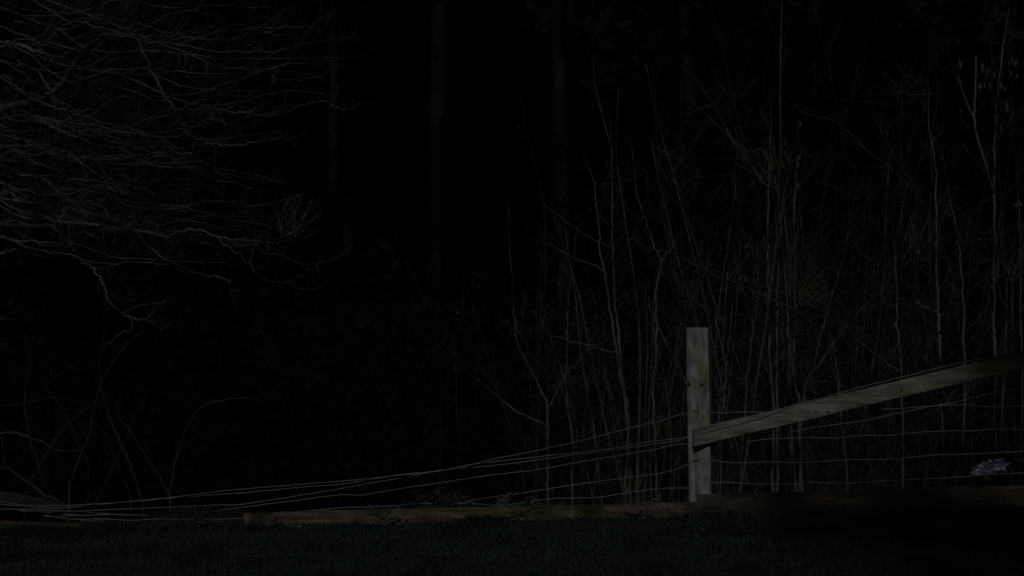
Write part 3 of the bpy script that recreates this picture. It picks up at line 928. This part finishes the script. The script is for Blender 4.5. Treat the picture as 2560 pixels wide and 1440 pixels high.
def trunk_mesh(h, r, name='trunk'):
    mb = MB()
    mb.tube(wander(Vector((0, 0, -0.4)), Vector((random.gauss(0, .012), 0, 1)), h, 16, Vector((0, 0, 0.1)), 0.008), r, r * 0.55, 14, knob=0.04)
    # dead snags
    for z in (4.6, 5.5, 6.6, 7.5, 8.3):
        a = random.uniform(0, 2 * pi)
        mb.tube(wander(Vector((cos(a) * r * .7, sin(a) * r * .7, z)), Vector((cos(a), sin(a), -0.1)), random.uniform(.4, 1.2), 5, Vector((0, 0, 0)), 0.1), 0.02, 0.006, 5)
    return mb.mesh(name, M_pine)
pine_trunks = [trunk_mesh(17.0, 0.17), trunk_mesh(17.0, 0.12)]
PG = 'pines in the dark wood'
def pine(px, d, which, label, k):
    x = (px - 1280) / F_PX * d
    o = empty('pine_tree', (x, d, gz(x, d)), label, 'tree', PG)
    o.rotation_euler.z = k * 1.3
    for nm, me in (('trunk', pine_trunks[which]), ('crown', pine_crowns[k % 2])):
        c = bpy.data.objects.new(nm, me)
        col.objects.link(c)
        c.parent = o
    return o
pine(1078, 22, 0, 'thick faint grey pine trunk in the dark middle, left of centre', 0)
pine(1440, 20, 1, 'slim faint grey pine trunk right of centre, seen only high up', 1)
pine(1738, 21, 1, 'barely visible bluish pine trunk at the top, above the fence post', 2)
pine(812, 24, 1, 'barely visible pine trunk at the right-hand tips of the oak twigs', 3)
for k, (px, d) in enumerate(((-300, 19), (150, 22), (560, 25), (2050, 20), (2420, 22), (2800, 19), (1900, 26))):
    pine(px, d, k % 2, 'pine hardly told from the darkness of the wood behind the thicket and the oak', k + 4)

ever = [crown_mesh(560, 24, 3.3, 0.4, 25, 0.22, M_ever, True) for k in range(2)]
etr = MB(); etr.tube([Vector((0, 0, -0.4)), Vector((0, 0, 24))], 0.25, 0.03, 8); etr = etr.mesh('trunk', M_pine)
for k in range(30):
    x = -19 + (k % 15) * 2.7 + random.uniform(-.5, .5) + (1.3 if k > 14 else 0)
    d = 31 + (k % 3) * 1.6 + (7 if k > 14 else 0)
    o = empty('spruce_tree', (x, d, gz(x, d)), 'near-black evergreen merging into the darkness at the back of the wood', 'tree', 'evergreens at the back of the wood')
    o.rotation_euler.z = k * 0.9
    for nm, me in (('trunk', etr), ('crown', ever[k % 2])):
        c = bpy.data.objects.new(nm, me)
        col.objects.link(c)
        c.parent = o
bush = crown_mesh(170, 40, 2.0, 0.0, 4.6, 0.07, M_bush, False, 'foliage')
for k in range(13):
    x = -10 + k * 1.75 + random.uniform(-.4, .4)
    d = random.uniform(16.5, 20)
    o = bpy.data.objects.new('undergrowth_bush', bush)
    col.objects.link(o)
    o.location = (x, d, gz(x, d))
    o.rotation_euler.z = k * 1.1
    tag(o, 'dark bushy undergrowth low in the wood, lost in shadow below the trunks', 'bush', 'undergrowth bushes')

# ------------------------------------------------------------------ unseen evergreens added beside the view: crowns above the frame keep the wood dark
def spreading_crown(rx, ry, z0, z1, n_clump, per, size, mt, cx=0.0):
    mb = MB()
    for _ in range(n_clump):
        a = random.uniform(0, 2 * pi)
        q = math.sqrt(random.random())
        c = Vector((cx + cos(a) * q * rx, sin(a) * q * ry, z0 + (z1 - z0) * random.random() * (1 - 0.5 * q * q)))
        for _ in range(per):
            p = c + Vector((random.gauss(0, .3), random.gauss(0, .3), abs(random.gauss(0, .2))))
            d = rv(); d.normalize()
            e = d.cross(rv()).normalized()
            s = size * random.uniform(0.5, 1.3)
            mb.quad(p, d * s, e * s * 0.4)
    return mb
def flank(x, y, cx, rx, label, z0, r=0.3):
    o = empty('shade_canopy_tree', (x, y, gz(x, y)), label, 'tree')
    t = MB()
    top = Vector((cx * 0.7, 0, z0 + 3))
    t.tube(spline([Vector((0, 0, -0.4)), Vector((0, 0, 2.5)), Vector((cx * 0.05, 0, 5)), Vector((cx * 0.3, 0, z0 + 1.5)), top], 6, 0.01), r, 0.08, 12, knob=0.04)
    t.build('trunk', M_pine, o)
    spreading_crown(rx, 4.6, z0, z0 + 3.5, 330, 24, 0.16, M_needle, cx).build('crown', M_needle, o, None, False)
flank(-8.6, 14.2, 1.6, 4.6, 'unseen evergreen added outside the left edge, its crown shading the wood', 8.4)
flank(9.2, 13.6, -2.5, 6.0, 'unseen evergreen added outside the right edge, its crown shading the wood', 8.4)
# unseen tree added behind the camera, shading the rail end and lower right grass
sx_, sy_ = 3.4, -2.0
o = empty('added_shade_tree', (sx_, sy_, gz(sx_, sy_)), 'unseen tree added behind the viewpoint to shade the rail end and lower right grass', 'tree')
t = MB()
t.tube(spline([Vector((0, 0, -0.3)), Vector((0.05, 0, 2)), Vector((0, 0, 5)), Vector((0, 0, 8))], 6, 0.01), 0.2, 0.05, 10, knob=0.04)
t.build('trunk', M_pine, o)
mb = MB()
for n_ in range(589):  # crown and lobes shaped for the shadow they throw on the fence
    d = rv(); d.normalize()
    q = random.random() ** 0.40
    if n_ < 500:
        c = Vector((0.75 + d.x * 3.6 * q, d.y * 1.4 * q, 7.78 + d.z * 2.9 * q))
    elif n_ < 532:
        c = Vector((-2.75 + d.x * 0.9 * q, d.y * 0.7 * q, 6.7 + d.z * 0.9 * q))
    elif n_ >= 570:
        c = Vector((-1.68 + d.x * 0.75 * q, d.y * 0.2 * q, 8.98 + d.z * 0.36 * q))
    else:
        c = Vector((-2.75 + d.x * 0.9 * q, d.y * 0.6 * q, 7.5 + d.z * 0.65 * q))
    gx, gz_ = c.x - 0.158 * c.y, c.z + 0.763 * c.y           # leaves left out so light reaches the plastic bag
    if ((gx + 2.15) / 0.55) ** 2 + ((gz_ - 8.24) / 0.34) ** 2 < 1 and random.random() < 0.9:
        continue
    for _ in range(11):
        p = c + rv(0.14)
        a = rv(); a.normalize(); e = a.cross(rv()).normalized()
        s = 0.085 * random.uniform(0.5, 1.3)
        mb.quad(p, a * s, e * s * 0.5)
mb.build('crown', M_needle, o, None, False)
